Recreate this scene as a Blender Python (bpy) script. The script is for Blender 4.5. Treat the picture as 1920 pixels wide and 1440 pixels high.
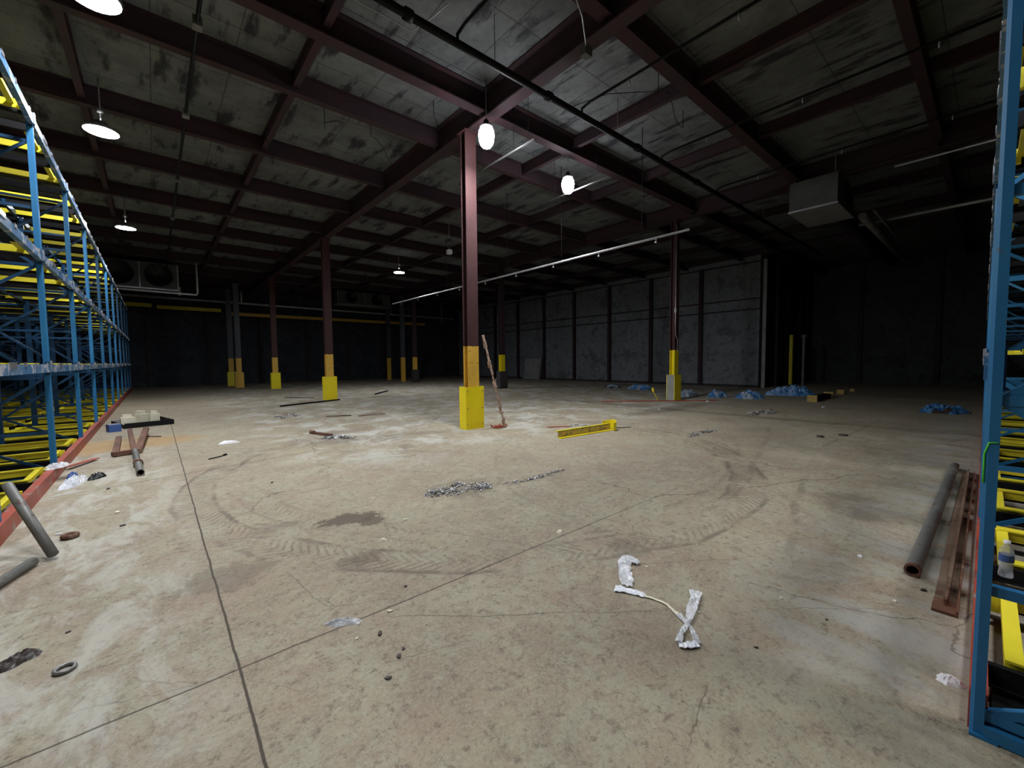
import bpy, math, random
from mathutils import Vector, Matrix, noise
for o in list(bpy.data.objects): bpy.data.objects.remove(o)
S = bpy.context.scene
C = S.collection
PI = math.pi
# ---------------------------------------------------------------- camera, world, exposure
def set_camera(f=780.0, yaw=40.65, pitch=3.2, roll=-.56, H=1.6):
    yaw, pitch, roll = (math.radians(a) for a in (yaw, pitch, roll))
    fw = Vector((math.sin(yaw)*math.cos(pitch), math.cos(yaw)*math.cos(pitch), -math.sin(pitch)))
    rt = Vector((math.cos(yaw), -math.sin(yaw), 0)); up = rt.cross(fw)
    c, s = math.cos(roll), math.sin(roll)
    r2 = rt*c + up*s; u2 = up*c - rt*s
    cam = bpy.data.cameras.new('camera'); o = bpy.data.objects.new('camera', cam); C.objects.link(o)
    m = Matrix.Identity(4)
    for i in range(3):
        m[i][0], m[i][1], m[i][2] = r2[i], u2[i], -fw[i]
    m[2][3] = H
    o.matrix_world = m
    cam.sensor_width = 36; cam.lens = f*36/1920; cam.clip_start = .02; cam.clip_end = 200
    S.camera = o
set_camera()
W = bpy.data.worlds.new('world'); S.world = W; W.use_nodes = True
W.node_tree.nodes['Background'].inputs[0].default_value = (.5, .6, .8, 1)
W.node_tree.nodes['Background'].inputs[1].default_value = 0.0
S.view_settings.view_transform = 'Standard'; S.view_settings.look = 'None'
S.view_settings.exposure = 0.30; S.view_settings.gamma = 1
S.cycles.max_bounces = 5; S.cycles.diffuse_bounces = 3; S.cycles.glossy_bounces = 2
S.cycles.caustics_reflective = False; S.cycles.caustics_refractive = False; S.cycles.use_adaptive_sampling = True; S.cycles.adaptive_threshold = 0.03
LAMP_DISC, LAMP_BULB, LAMP_PLATE = 208.0, 50.0, 170.0      # radiant power of one high-bay disc / one bulb / the glowing plate added under it (W)

# ---------------------------------------------------------------- material helpers
class Nt:
    def __init__(s, name):
        s.m = bpy.data.materials.new(name); s.m.use_nodes = True
        s.t = s.m.node_tree; s.b = s.t.nodes['Principled BSDF']; s.l = s.t.links
        s.tc = s.t.nodes.new('ShaderNodeTexCoord')
    def n(s, kind, **kw):
        x = s.t.nodes.new(kind)
        for k, v in kw.items(): setattr(x, k, v)
        return x
    def put(s, sock, v):
        if isinstance(v, bpy.types.NodeSocket): s.l.new(v, sock)
        elif v is not None:
            if hasattr(sock.default_value, '__len__') and not hasattr(v, '__len__'): v = (v,)*len(sock.default_value)
            if hasattr(v, '__len__') and len(sock.default_value) == 4 and len(v) == 3: v = (*v, 1)
            sock.default_value = v
    def noise(s, scale, detail=4, rough=.55, vec=None, dist=0):
        x = s.n('ShaderNodeTexNoise'); s.put(x.inputs['Scale'], scale); s.put(x.inputs['Detail'], detail)
        s.put(x.inputs['Roughness'], rough); s.put(x.inputs['Distortion'], dist)
        s.l.new(vec if vec is not None else s.tc.outputs['Object'], x.inputs['Vector'])
        return x.outputs['Fac']
    def noisec(s, scale, detail=2):
        x = s.n('ShaderNodeTexNoise'); s.put(x.inputs['Scale'], scale); s.put(x.inputs['Detail'], detail)
        s.l.new(s.tc.outputs['Object'], x.inputs['Vector']); return x.outputs['Color']
    def ramp(s, fac, a, b, lo=0, hi=1):
        x = s.n('ShaderNodeMapRange', interpolation_type='SMOOTHSTEP'); s.put(x.inputs[0], fac)
        for i, v in zip((1, 2, 3, 4), (a, b, lo, hi)): s.put(x.inputs[i], v)
        return x.outputs[0]
    def math(s, op, a, b=None, c=None):
        x = s.n('ShaderNodeMath', operation=op); s.put(x.inputs[0], a)
        if b is not None: s.put(x.inputs[1], b)
        if c is not None: s.put(x.inputs[2], c)
        return x.outputs[0]
    def mix(s, fac, a, b, blend='MIX'):
        x = s.n('ShaderNodeMix', data_type='RGBA', blend_type=blend)
        s.put(x.inputs[0], fac); s.put(x.inputs[6], a); s.put(x.inputs[7], b); return x.outputs[2]
    def vmath(s, op, a, b):
        x = s.n('ShaderNodeVectorMath', operation=op); s.put(x.inputs[0], a); s.put(x.inputs[1], b); return x.outputs[0]
    def xyz(s, vec=None):
        x = s.n('ShaderNodeSeparateXYZ'); s.l.new(vec if vec is not None else s.tc.outputs['Object'], x.inputs[0]); return x.outputs
    def comb(s, x, y, z):
        q = s.n('ShaderNodeCombineXYZ'); s.put(q.inputs[0], x); s.put(q.inputs[1], y); s.put(q.inputs[2], z); return q.outputs[0]
    def bump(s, h, strength=.3, dist=.01):
        x = s.n('ShaderNodeBump'); s.put(x.inputs['Strength'], strength); s.put(x.inputs['Distance'], dist)
        s.l.new(h, x.inputs['Height']); s.l.new(x.outputs[0], s.b.inputs['Normal'])
    def done(s, col, rough=.6, metal=0, spec=None):
        s.put(s.b.inputs['Base Color'], col); s.put(s.b.inputs['Roughness'], rough); s.put(s.b.inputs['Metallic'], metal)
        if spec is not None: s.b.inputs['Specular IOR Level'].default_value = spec
        return s.m
def painted(name, col, chip=(.3, .3, .3), amount=.62, col2=None, rough=.45, scale=9, metal=0, spec=.4):
    q = Nt(name)
    n1 = q.noise(scale, 6, .7); n2 = q.noise(1.7, 3)
    base = q.mix(q.ramp(n2, .35, .7), col, col2 if col2 else tuple(c*.72 for c in col))
    c = q.mix(q.ramp(n1, amount, amount+.05), base, chip)
    q.bump(n1, .15, .004)
    return q.done(c, rough, metal, spec)
M = {}
M['blue'] = painted('blue_paint', (.014, .125, .29), (.08, .09, .11), .66, (.02, .15, .30))
M['blue_worn'] = painted('worn_blue_paint', (.03, .13, .28), (.42, .43, .48), .52, (.12, .20, .31), scale=5)
M['blue_dark'] = painted('dark_blue_paint', (.008, .05, .12), (.06, .07, .08), .64)
M['yellow'] = painted('yellow_paint', (.76, .66, .03), (.24, .15, .04), .67, (.68, .56, .03))
M['guard'] = painted('bright_yellow_guard_paint', (.80, .66, .008), (.18, .15, .03), .68, (.74, .58, .01), scale=6)
M['stripe'] = painted('orange_yellow_paint', (.66, .40, .05), (.18, .10, .03), .60, (.60, .36, .06), scale=14)
M['tan'] = painted('scuffed_mustard_paint', (.40, .28, .06), (.22, .15, .08), .52, (.46, .36, .07))
M['red'] = painted('red_paint', (.36, .055, .028), (.24, .20, .17), .56, (.28, .05, .03), scale=6)
M['maroon'] = painted('maroon_steel', (.062, .026, .026), (.035, .022, .020), .60, (.050, .021, .021), rough=.6, spec=.25)
M['maroon_dark'] = painted('dark_maroon_steel', (.050, .026, .030), (.030, .024, .027), .58, (.036, .025, .030), rough=.6, spec=.15)
M['black'] = painted('black_steel', (.009, .009, .010), (.03, .028, .026), .66, rough=.6, spec=.12)
M['grey_steel'] = painted('grey_steel', (.20, .20, .19), (.10, .07, .05), .62, rough=.4, metal=.4)
M['galv'] = painted('galvanised_steel', (.42, .42, .44), (.22, .21, .2), .66, rough=.35, metal=.5)
M['silver'] = painted('bare_steel', (.55, .55, .58), (.2, .2, .22), .58, rough=.3, metal=.7, scale=20)
M['rust'] = painted('rusty_steel', (.13, .055, .03), (.20, .12, .08), .55, (.08, .04, .028), rough=.75)
M['ruststone'] = painted('brown_channel', (.15, .10, .065), (.10, .05, .03), .55, (.11, .07, .045), rough=.7)
M['pipe_grey'] = painted('dull_grey_pipe', (.17, .17, .155), (.09, .065, .05), .58, (.12, .12, .11), rough=.5, metal=.2)
M['concgrey'] = painted('grey_concrete_block', (.30, .30, .27), (.15, .15, .14), .62, rough=.85)
M['darkbase'] = painted('dark_column_base', (.04, .035, .035), (.02, .02, .02), .6, rough=.8)
M['greycol'] = painted('slate_grey_steel', (.06, .065, .075), (.03, .03, .03), .6)
M['cooler'] = painted('dull_aluminium_casing', (.085, .088, .088), (.05, .05, .05), .6, rough=.6)
M['darkhole'] = painted('fan_black', (.008, .008, .008), (.02, .02, .02), .6)
M['white'] = painted('white_plastic', (.80, .80, .82), (.6, .6, .6), .7, rough=.4)
M['foam'] = painted('cream_foam', (.72, .68, .52), (.55, .5, .38), .62, rough=.8)
M['wood'] = painted('pale_rough_wood', (.36, .25, .18), (.17, .10, .07), .52, (.28, .19, .14), rough=.8)
M['bluebox'] = painted('blue_plastic', (.05, .11, .33), (.1, .15, .3), .7)
M['panelwhite'] = painted('white_panel', (.28, .28, .28), (.12, .12, .12), .6, rough=.7)
M['green_mark'] = painted('lime_paint_mark', (.10, .75, .05), (.08, .6, .05), .7)
M['shard_l'] = painted('pale_shard', (.55, .55, .56), (.35, .35, .35), .6)
M['shard_d'] = painted('dark_shard', (.06, .045, .04), (.03, .03, .03), .6)
M['blackbag'] = painted('black_plastic_bag', (.015, .015, .015), (.03, .03, .03), .7, rough=.25)
def emit(name, power, area, col=(.93, .95, 1)):
    q = Nt(name); q.done((.8, .8, .8), .5)
    q.put(q.b.inputs['Emission Color'], col); q.b.inputs['Emission Strength'].default_value = power/(PI*area)
    return q.m
M['disc'] = emit('lamp_lens', LAMP_DISC, PI*.27*.27)
M['disc_dim'] = emit('reduced_power_lamp_lens', LAMP_DISC*.58, PI*.27*.27)  # same lens at reduced power, set to balance the floor brightness
M['bulb'] = emit('lamp_bulb', LAMP_BULB, 4*PI*.15*.15*1.1)
M['plate'] = emit('added_down_plate_glow', LAMP_PLATE, PI*.085*.085)
def plastic(name, col, col2, alpha=.75, rough=.25):
    q = Nt(name); n = q.noise(7, 5, .65)
    q.bump(q.noise(25, 4, .7), .7, .01)
    q.put(q.b.inputs['Alpha'], q.ramp(q.noise(11, 4), .3, .6, alpha-.25, min(1, alpha+.2)))
    return q.done(q.mix(q.ramp(n, .4, .62), col, col2), rough, spec=.8)
M['tarp'] = plastic('blue_plastic_sheet', (.02, .12, .33), (.10, .27, .50), .95)
M['tarp_pale'] = plastic('pale_blue_plastic_sheet', (.12, .22, .33), (.42, .47, .52), .95)
M['clear'] = plastic('clear_plastic_film', (.62, .64, .66), (.85, .86, .88), .62)
M['bag'] = plastic('white_plastic_bag', (.72, .76, .82), (.9, .9, .93), 1, .35)
M['bottle'] = plastic('clear_bottle_plastic', (.55, .6, .62), (.8, .85, .9), .38, .1)

CRACKS = ((1.08, 2.42, 2.38, 1.33, 1), (1.92, 3.45, 2.72, 2.00, .9), (2.75, 1.80, 3.45, 1.30, .8), (1.98, .86, 1.62, .78, .9), (.92, 2.05, 1.28, 1.92, .8), (.68, 3.45, .80, 2.75, .8), (3.60, 1.45, 4.40, 1.0, .6), (2.9, .9, 3.5, .35, .6), (-.1, 4.55, .35, 4.4, .6), (3.3, 3.9, 5.4, 3.2, .6), (5.0, 2.2, 7.6, 2.6, .5))
def floor_material():
    q = Nt('worn_concrete_floor'); X, Y, Z = q.xyz()
    warp = q.noisec(.9, 3)
    wv = q.vmath('ADD', q.tc.outputs['Object'], q.vmath('MULTIPLY', warp, (.9, .9, 0)))
    big = q.noise(.35, 6, .62, wv); mid = q.noise(1.6, 5, .7, wv); fine = q.noise(14, 6, .75)
    c = q.mix(q.ramp(big, .36, .62), (.315, .275, .200), (.255, .195, .148))
    c = q.mix(q.ramp(mid, .40, .66, 0, .75), c, (.350, .325, .255))
    c = q.mix(q.ramp(q.noise(.8, 7, .7, wv), .55, .70, 0, .7), c, (.195, .152, .118))
    c = q.mix(q.ramp(q.noise(1.2, 5, .75, q.vmath('ADD', wv, (21, 5, 2))), .50, .62, 0, .40), c, (.18, .145, .112))
    c = q.mix(q.ramp(q.noise(4.5, 5, .78, q.tc.outputs['Object']), .50, .64, 0, .5), c, (.20, .165, .125))
    c = q.mix(q.ramp(q.noise(3.1, 5, .78, q.vmath('ADD', wv, (3, 7, 1))), .54, .66, 0, .38), c, (.39, .375, .32))
    c = q.mix(q.ramp(q.noise(2.1, 5, .8, q.vmath('ADD', wv, (13, 2, 1))), .49, .60, 0, .45), c, (.285, .212, .165))
    c = q.mix(q.ramp(q.noise(2.6, 5, .8, q.vmath('ADD', wv, (2, 17, 1))), .50, .60, 0, .60), c, (.315, .305, .240))
    strk = q.noise(3.0, 5, .8, q.comb(q.math('MULTIPLY', q.math('SUBTRACT', X, Y), 2.2), q.math('MULTIPLY', q.math('ADD', X, Y), .55), 1.0), .5)
    c = q.mix(q.ramp(strk, .52, .66, 0, .35), c, (.175, .138, .105))
    c = q.mix(q.ramp(q.noise(9.5, 5, .85, q.tc.outputs['Object']), .53, .63, 0, .5), c, (.165, .135, .105))
    c = q.mix(q.ramp(fine, .53, .63, 0, .8), c, (.145, .115, .090))
    c = q.mix(q.ramp(q.noise(45, 3, .8), .40, .66, 0, .35), c, (.42, .39, .32))
    c = q.mix(q.ramp(q.noise(70, 2, .8), .60, .68, 0, .65), c, (.11, .09, .07))
    # pale lime bloom beside both racks and between the columns
    st = q.comb(q.math('MULTIPLY', X, 1.0), q.math('MULTIPLY', Y, .45), 0)
    dn = q.noise(2.6, 5, .72, st, .6)
    ml = q.math('MULTIPLY', q.ramp(X, .5, -.35), q.ramp(Y, 15, 7))
    c = q.mix(q.math('MULTIPLY', q.ramp(dn, .44, .62), q.math('MULTIPLY', ml, .52)), c, (.50, .50, .49))
    mr = q.math('MULTIPLY', q.ramp(Y, 1.4, .5), q.ramp(X, 2.0, 2.8))
    c = q.mix(q.math('MULTIPLY', q.ramp(dn, .40, .62), q.math('MULTIPLY', mr, .65)), c, (.33, .33, .33))
    dn2 = q.noise(.9, 5, .75, q.comb(q.math('MULTIPLY', q.math('ADD', X, Y), .9), q.math('SUBTRACT', X, Y), 3.3), .4)
    md = q.math('MULTIPLY', q.ramp(Y, 5.0, 8.0), q.ramp(X, .5, 3))
    c = q.mix(q.math('MULTIPLY', q.ramp(dn2, .46, .62), q.math('MULTIPLY', md, .8)), c, (.46, .46, .45))
    c = q.mix(q.ramp(q.noise(.55, 5, .72, q.vmath('ADD', wv, (9.1, 4.4, 0))), .60, .70, 0, .6), c, (.14, .115, .10))
    # ochre water stain beside the left rack
    ox = q.math('DIVIDE', q.math('SUBTRACT', X, -.55), 1.5); oy = q.math('DIVIDE', q.math('SUBTRACT', Y, 11.4), 1.0)
    r = q.math('SQRT', q.math('ADD', q.math('MULTIPLY', ox, ox), q.math('MULTIPLY', oy, oy)))
    r = q.math('ADD', r, q.math('MULTIPLY', q.math('SUBTRACT', mid, .5), 1.6))
    c = q.mix(q.ramp(r, 1.0, .55, 0, .7), c, (.36, .22, .09))
    # worn patches darker (spills)
    for (sx, sy, rx, ry, k) in ((1.42, 4.25, .30, .17, .92), (1.60, 4.05, .16, .12, .85), (1.2, 3.3, .22, .14, .5), (.35, 3.7, .35, .25, .4), (2.95, 4.35, .55, .42, .42), (3.9, 4.05, .6, .12, .35), (2.8, 8.9, .5, .5, .35), (5.1, 12.6, .5, .2, .6), (3.0, 2.0, .2, .2, .35), (12.5, 6.8, 2.6, .5, .5)):
        a = q.math('DIVIDE', q.math('SUBTRACT', X, sx), rx); b = q.math('DIVIDE', q.math('SUBTRACT', Y, sy), ry)
        r = q.math('SQRT', q.math('ADD', q.math('MULTIPLY', a, a), q.math('MULTIPLY', b, b)))
        r = q.math('ADD', r, q.math('MULTIPLY', q.math('SUBTRACT', q.noise(4.5, 5, .8), .5), 3.2))
        c = q.mix(q.ramp(r, 1.05, .7, 0, k), c, (.10, .08, .062))
    # tyre tracks: pairs of thin rings with lug marks
    for (cx, cy, R, w, k) in ((3.0, 12.0, 3.45, .16, .35), (3.0, 12.0, 2.75, .12, .22), (4.4, 5.9, 4.1, .2, .95), (4.9, 6.2, 4.1, .16, .5), (4.6, 5.2, 3.1, .15, .3), (6.5, 12.5, 5.2, .16, .25), (7.5, 2.5, 4.2, .16, .32), (9.5, -1.8, 5.2, .18, .35), (9.0, 8.5, 3.0, .12, .25)):
        a = q.math('SUBTRACT', X, cx); b = q.math('SUBTRACT', Y, cy)
        r = q.math('SQRT', q.math('ADD', q.math('MULTIPLY', a, a), q.math('MULTIPLY', b, b)))
        d = q.math('ABSOLUTE', q.math('SUBTRACT', q.math('ADD', r, q.math('MULTIPLY', q.math('SUBTRACT', big, .5), .5)), R))
        band = q.ramp(d, w, w*.7); edge = q.math('MULTIPLY', q.ramp(d, w*1.15, w), q.ramp(d, w*.7, w*.9))
        lug = q.ramp(q.math('SINE', q.math('MULTIPLY', q.math('ADD', q.math('ARCTAN2', b, a), q.math('MULTIPLY', d, .25)), R*70)), .1, .6)
        t = q.math('MAXIMUM', q.math('MULTIPLY', edge, .8), q.math('MULTIPLY', band, q.math('MULTIPLY', lug, .6)))
        t = q.math('MULTIPLY', q.math('MULTIPLY', t, q.ramp(q.noise(1.1, 5, .7), .42, .6)), k)
        c = q.mix(t, c, (.13, .105, .085))
    # long skid marks
    for (ax, ay, bx, by, w, k) in ((3.9, 1.05, 6.6, 1.6, .05, .55), (6.2, 2.2, 11, 3.4, .07, .35), (9.0, 2.0, 14, 1.9, .05, .45), (7.5, 4.6, 16, 5.2, .06, .3), (.9, 6.2, 5.5, 9.8, .05, .25)):
        L = math.hypot(bx-ax, by-ay); ux, uy = (bx-ax)/L, (by-ay)/L
        u = q.math('ADD', q.math('MULTIPLY', q.math('SUBTRACT', X, ax), ux), q.math('MULTIPLY', q.math('SUBTRACT', Y, ay), uy))
        v = q.math('ABSOLUTE', q.math('ADD', q.math('ADD', q.math('MULTIPLY', q.math('SUBTRACT', X, ax), -uy), q.math('MULTIPLY', q.math('SUBTRACT', Y, ay), ux)), q.math('MULTIPLY', q.math('SUBTRACT', big, .5), .5)))
        t = q.math('MULTIPLY', q.ramp(v, w, w*.3), q.math('MULTIPLY', q.ramp(u, -.3, .5), q.ramp(u, L+.3, L-.5)))
        c = q.mix(q.math('MULTIPLY', t, q.math('MULTIPLY', q.ramp(mid, .35, .6), k)), c, (.12, .10, .085))
    # cracks
    vor = q.n('ShaderNodeTexVoronoi', feature='DISTANCE_TO_EDGE'); q.put(vor.inputs['Scale'], .42)
    cu = q.math('SUBTRACT', q.math('MULTIPLY', X, .76), q.math('MULTIPLY', Y, .65)); cv = q.math('ADD', q.math('MULTIPLY', X, .65), q.math('MULTIPLY', Y, .76))
    w2 = q.vmath('ADD', q.comb(q.math('MULTIPLY', q.math('ADD', cu, 2.3), .5), q.math('ADD', cv, .7), 0), q.vmath('MULTIPLY', q.noisec(2.6, 5), (.30, .30, 0)))
    q.l.new(w2, vor.inputs['Vector'])
    crack = q.math('MULTIPLY', q.ramp(vor.outputs['Distance'], .0030, .0008), q.ramp(q.noise(.5, 2), .44, .54))
    vo2 = q.n('ShaderNodeTexVoronoi', feature='DISTANCE_TO_EDGE'); q.put(vo2.inputs['Scale'], 1.3)
    q.l.new(w2, vo2.inputs['Vector'])
    crack2 = q.math('MULTIPLY', q.ramp(vo2.outputs['Distance'], .0055, .001), q.ramp(q.noise(.7, 2, .5, q.vmath('ADD', wv, (5, 5, 0))), .54, .62))
    crack = q.math('MAXIMUM', crack, q.math('MULTIPLY', crack2, .5))
    wob = q.math('MULTIPLY', q.math('SUBTRACT', q.noise(3, 4), .5), .025)
    j1 = q.math('MULTIPLY', q.ramp(q.math('ABSOLUTE', q.math('ADD', q.math('SUBTRACT', X, .27), wob)), .0085, .004), q.ramp(Y, 14.6, 14.3, .25, 1))
    j2 = q.math('MULTIPLY', q.ramp(q.math('ABSOLUTE', q.math('ADD', q.math('SUBTRACT', Y, 2.53), wob)), .008, .004), q.ramp(X, 5.5, 2.6, .25, .9))
    j3 = q.math('MULTIPLY', q.ramp(q.math('ABSOLUTE', q.math('ADD', q.math('SUBTRACT', q.math('SUBTRACT', Y, q.math('MULTIPLY', X, .2)), 7.6), wob)), .014, .007), q.ramp(X, 4.5, 2))
    j = q.math('MAXIMUM', j1, q.math('MAXIMUM', j2, q.math('MULTIPLY', j3, .8)))
    wb2 = q.math('MULTIPLY', q.math('SUBTRACT', q.noise(2.2, 6, .65), .5), .16); tot = None
    for (ax, ay, bx, by, k) in CRACKS:
        L = math.hypot(bx-ax, by-ay); ux, uy = (bx-ax)/L, (by-ay)/L
        u = q.math('ADD', q.math('MULTIPLY', q.math('SUBTRACT', X, ax), ux), q.math('MULTIPLY', q.math('SUBTRACT', Y, ay), uy))
        v = q.math('ABSOLUTE', q.math('ADD', q.math('ADD', q.math('MULTIPLY', q.math('SUBTRACT', X, ax), -uy), q.math('MULTIPLY', q.math('SUBTRACT', Y, ay), ux)), wb2))
        t = q.math('MULTIPLY', q.math('MULTIPLY', q.ramp(v, .007, .0015), q.math('MULTIPLY', q.ramp(u, -.12, .1), q.ramp(u, L+.12, L-.1))), k)
        tot = t if tot is None else q.math('MAXIMUM', tot, t)
    crack = q.math('MAXIMUM', crack, tot)
    ln = q.math('MAXIMUM', j, q.math('MULTIPLY', crack, .55))
    c = q.mix(q.math('MULTIPLY', ln, .9), c, (.045, .035, .028))
    c = q.mix(1.0, c, (.99, .985, .905), 'MULTIPLY')
    h = q.math('SUBTRACT', q.math('MULTIPLY', mid, .6), ln)
    q.bump(q.math('ADD', h, q.math('MULTIPLY', fine, .35)), .35, .012)
    return q.done(c, q.ramp(mid, .3, .7, .62, .85), spec=.25)
M['floor'] = floor_material()
def deck_material():
    q = Nt('stained_roof_deck'); X, Y, Z = q.xyz()
    n = q.noise(.9, 7, .68); f = q.noise(7, 7, .75)
    c = q.mix(q.ramp(n, .38, .62), (.160, .170, .172), (.108, .116, .120))
    c = q.mix(q.ramp(f, .52, .75, 0, .6), c, (.04, .038, .036))
    s = q.noise(1.3, 5, .6, q.comb(q.math('MULTIPLY', X, 2.4), q.math('MULTIPLY', Y, .6), 4))
    c = q.mix(q.ramp(s, .52, .66, 0, .85), c, (.020, .020, .026))
    gx = q.math('ABSOLUTE', q.math('SUBTRACT', q.math('FRACT', q.math('DIVIDE', q.math('ADD', X, 40), 1.2)), .5))
    gy = q.math('ABSOLUTE', q.math('SUBTRACT', q.math('FRACT', q.math('DIVIDE', q.math('ADD', Y, 40), 1.6)), .5))
    g = q.math('MAXIMUM', q.ramp(gx, .012, .006), q.ramp(gy, .010, .005))
    c = q.mix(q.math('MULTIPLY', g, .6), c, (.03, .03, .03))
    q.bump(f, .5, .03)
    return q.done(c, .9, spec=.15)
M['deck'] = deck_material()
def wall_material(name, a, b, dark, pan=1.65, axis=1):
    q = Nt(name); P = q.xyz(); U = P[axis]; Z = P[2]
    n = q.noise(.7, 8, .7); f = q.noise(3.5, 7, .7)
    c = q.mix(q.ramp(n, .35, .65), a, b)
    c = q.mix(q.ramp(f, .52, .62, 0, .65), c, dark)
    c = q.mix(q.ramp(q.noise(1.1, 3, .5), .58, .62, 0, .55), c, dark)
    g = q.math('ABSOLUTE', q.math('SUBTRACT', q.math('FRACT', q.math('DIVIDE', q.math('ADD', U, 40), pan)), .5))
    c = q.mix(q.ramp(g, .006, .003, 0, .5), c, dark)
    q.bump(f, .3, .01)
    return q.done(c, .75, spec=.3)
M['wall_r'] = wall_material('patched_grey_wall_panels', (.155, .17, .185), (.20, .215, .235), (.075, .08, .088))
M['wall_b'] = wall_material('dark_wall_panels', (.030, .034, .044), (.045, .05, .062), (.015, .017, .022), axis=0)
M['wall_d'] = wall_material('dark_grey_wall_panels', (.042, .048, .045), (.062, .068, .064), (.022, .023, .023))  # dark mottled panel tone for the far and front walls
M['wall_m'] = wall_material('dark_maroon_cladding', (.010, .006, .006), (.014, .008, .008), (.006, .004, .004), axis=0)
M['wall_l'] = wall_material('pale_wall_panels', (.45, .44, .46), (.52, .50, .52), (.20, .18, .2))

# ---------------------------------------------------------------- mesh helpers
class MB:
    def __init__(s): s.v = []; s.f = []; s.mi = []; s.sm = []; s.ms = []
    def slot(s, m):
        if m not in s.ms: s.ms.append(m)
        return s.ms.index(m)
    def raw(s, vs, fs, m, smooth=False):
        b = len(s.v); s.v += [tuple(v) for v in vs]; k = s.slot(m)
        for f in fs: s.f.append([b+i for i in f]); s.mi.append(k); s.sm.append(smooth)
    def box(s, x0, x1, y0, y1, z0, z1, m, bev=0):
        if x0 > x1: x0, x1 = x1, x0
        if y0 > y1: y0, y1 = y1, y0
        if z0 > z1: z0, z1 = z1, z0
        s.raw([(x0,y0,z0),(x1,y0,z0),(x1,y1,z0),(x0,y1,z0),(x0,y0,z1),(x1,y0,z1),(x1,y1,z1),(x0,y1,z1)],
              [(3,2,1,0),(4,5,6,7),(0,1,5,4),(1,2,6,5),(2,3,7,6),(3,0,4,7)], m)
    def prism(s, poly, z0, z1, m, mat=None):      # poly in xy, extruded in z, optionally moved by a matrix
        n = len(poly); vs = [(x, y, z0) for x, y in poly]+[(x, y, z1) for x, y in poly]
        if mat is not None: vs = [mat @ Vector(v) for v in vs]
        s.raw(vs, [tuple(range(n))[::-1], tuple(range(n, 2*n))]+[(i, (i+1) % n, n+(i+1) % n, n+i) for i in range(n)], m)
    def bar(s, a, b, w, h, m, up=(0, 0, 1)):     # rectangular bar from a to b
        a, b = Vector(a), Vector(b); d = (b-a).normalized(); u = Vector(up)
        if abs(d.dot(u)) > .98: u = Vector((1, 0, 0))
        r = d.cross(u).normalized(); u = r.cross(d)
        vs = [p+r*(sx*w/2)+u*(sy*h/2) for p in (a, b) for sx, sy in ((-1,-1),(1,-1),(1,1),(-1,1))]
        s.raw(vs, [(3,2,1,0),(4,5,6,7),(0,1,5,4),(1,2,6,5),(2,3,7,6),(3,0,4,7)], m)
    def tube(s, pts, r, m, n=10, caps=True, inner=0):
        pts = [Vector(p) for p in pts]; rings = []
        base = len(s.v); k = s.slot(m); prev = None
        for i, p in enumerate(pts):
            d = (pts[min(i+1, len(pts)-1)]-pts[max(i-1, 0)]).normalized()
            u = Vector((0, 0, 1)) if abs(d.z) < .95 else Vector((1, 0, 0))
            if prev is not None: u = prev
            a = (u-d*u.dot(d)).normalized(); prev = a; b = d.cross(a)
            rr = r[i] if isinstance(r, (list, tuple)) else r
            rings.append([p+a*(rr*math.cos(2*PI*t/n))+b*(rr*math.sin(2*PI*t/n)) for t in range(n)])
        vs = [v for R in rings for v in R]; fs = []
        for i in range(len(pts)-1):
            for t in range(n): fs.append((i*n+t, i*n+(t+1) % n, (i+1)*n+(t+1) % n, (i+1)*n+t))
        s.raw(vs, fs, m, True)
        if caps:
            b = len(s.v)-len(vs); L = len(pts)-1
            s.f.append([b+t for t in range(n)][::-1]); s.mi.append(k); s.sm.append(False)
            s.f.append([b+L*n+t for t in range(n)]); s.mi.append(k); s.sm.append(False)
    def hollow(s, a, b, r, ri, m, mi, n=20):       # pipe with an open bore
        a, b = Vector(a), Vector(b); d = (b-a).normalized(); u = Vector((0,0,1)) if abs(d.z) < .9 else Vector((1,0,0))
        x = (u-d*u.dot(d)).normalized(); y = d.cross(x)
        def ring(p, q): return [p+x*(q*math.cos(2*PI*t/n))+y*(q*math.sin(2*PI*t/n)) for t in range(n)]
        o1, o2, i1, i2 = ring(a, r), ring(b, r), ring(a, ri), ring(b, ri)
        s.raw(o1+o2, [(t, (t+1) % n, n+(t+1) % n, n+t) for t in range(n)], m, True)
        s.raw(i1+i2, [(t, n+t, n+(t+1) % n, (t+1) % n) for t in range(n)], mi, True)
        s.raw(o1+i1, [(t, n+t, n+(t+1) % n, (t+1) % n) for t in range(n)], m)
        s.raw(o2+i2, [(t, (t+1) % n, n+(t+1) % n, n+t) for t in range(n)], m)
    def lathe(s, prof, c, m, n=24, mat=None):
        vs = []; fs = []
        for r, z in prof:
            for t in range(n):
                v = Vector((r*math.cos(2*PI*t/n), r*math.sin(2*PI*t/n), z))
                if mat is not None: v = mat @ v
                vs.append(v+Vector(c))
        for i in range(len(prof)-1):
            for t in range(n): fs.append((i*n+t, i*n+(t+1) % n, (i+1)*n+(t+1) % n, (i+1)*n+t))
        s.raw(vs, fs, m, True)
    def ibeam(s, a, b, h, w, m, tf=.025, tw=.02, up=(0,0,1)):   # I section, a..b is the centre of the bottom flange underside
        a, b = Vector(a), Vector(b); u = Vector(up).normalized()
        s.bar(a+u*tf/2, b+u*tf/2, w, tf, m, up); s.bar(a+u*(h-tf/2), b+u*(h-tf/2), w, tf, m, up)
        s.bar(a+u*h/2, b+u*h/2, tw, h-2*tf, m, up)
    def mesh(s, name):
        me = bpy.data.meshes.new(name); me.from_pydata(s.v, [], s.f)
        for m in s.ms: me.materials.append(m)
        me.polygons.foreach_set('material_index', s.mi); me.polygons.foreach_set('use_smooth', s.sm)
        me.update(); return me
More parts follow.
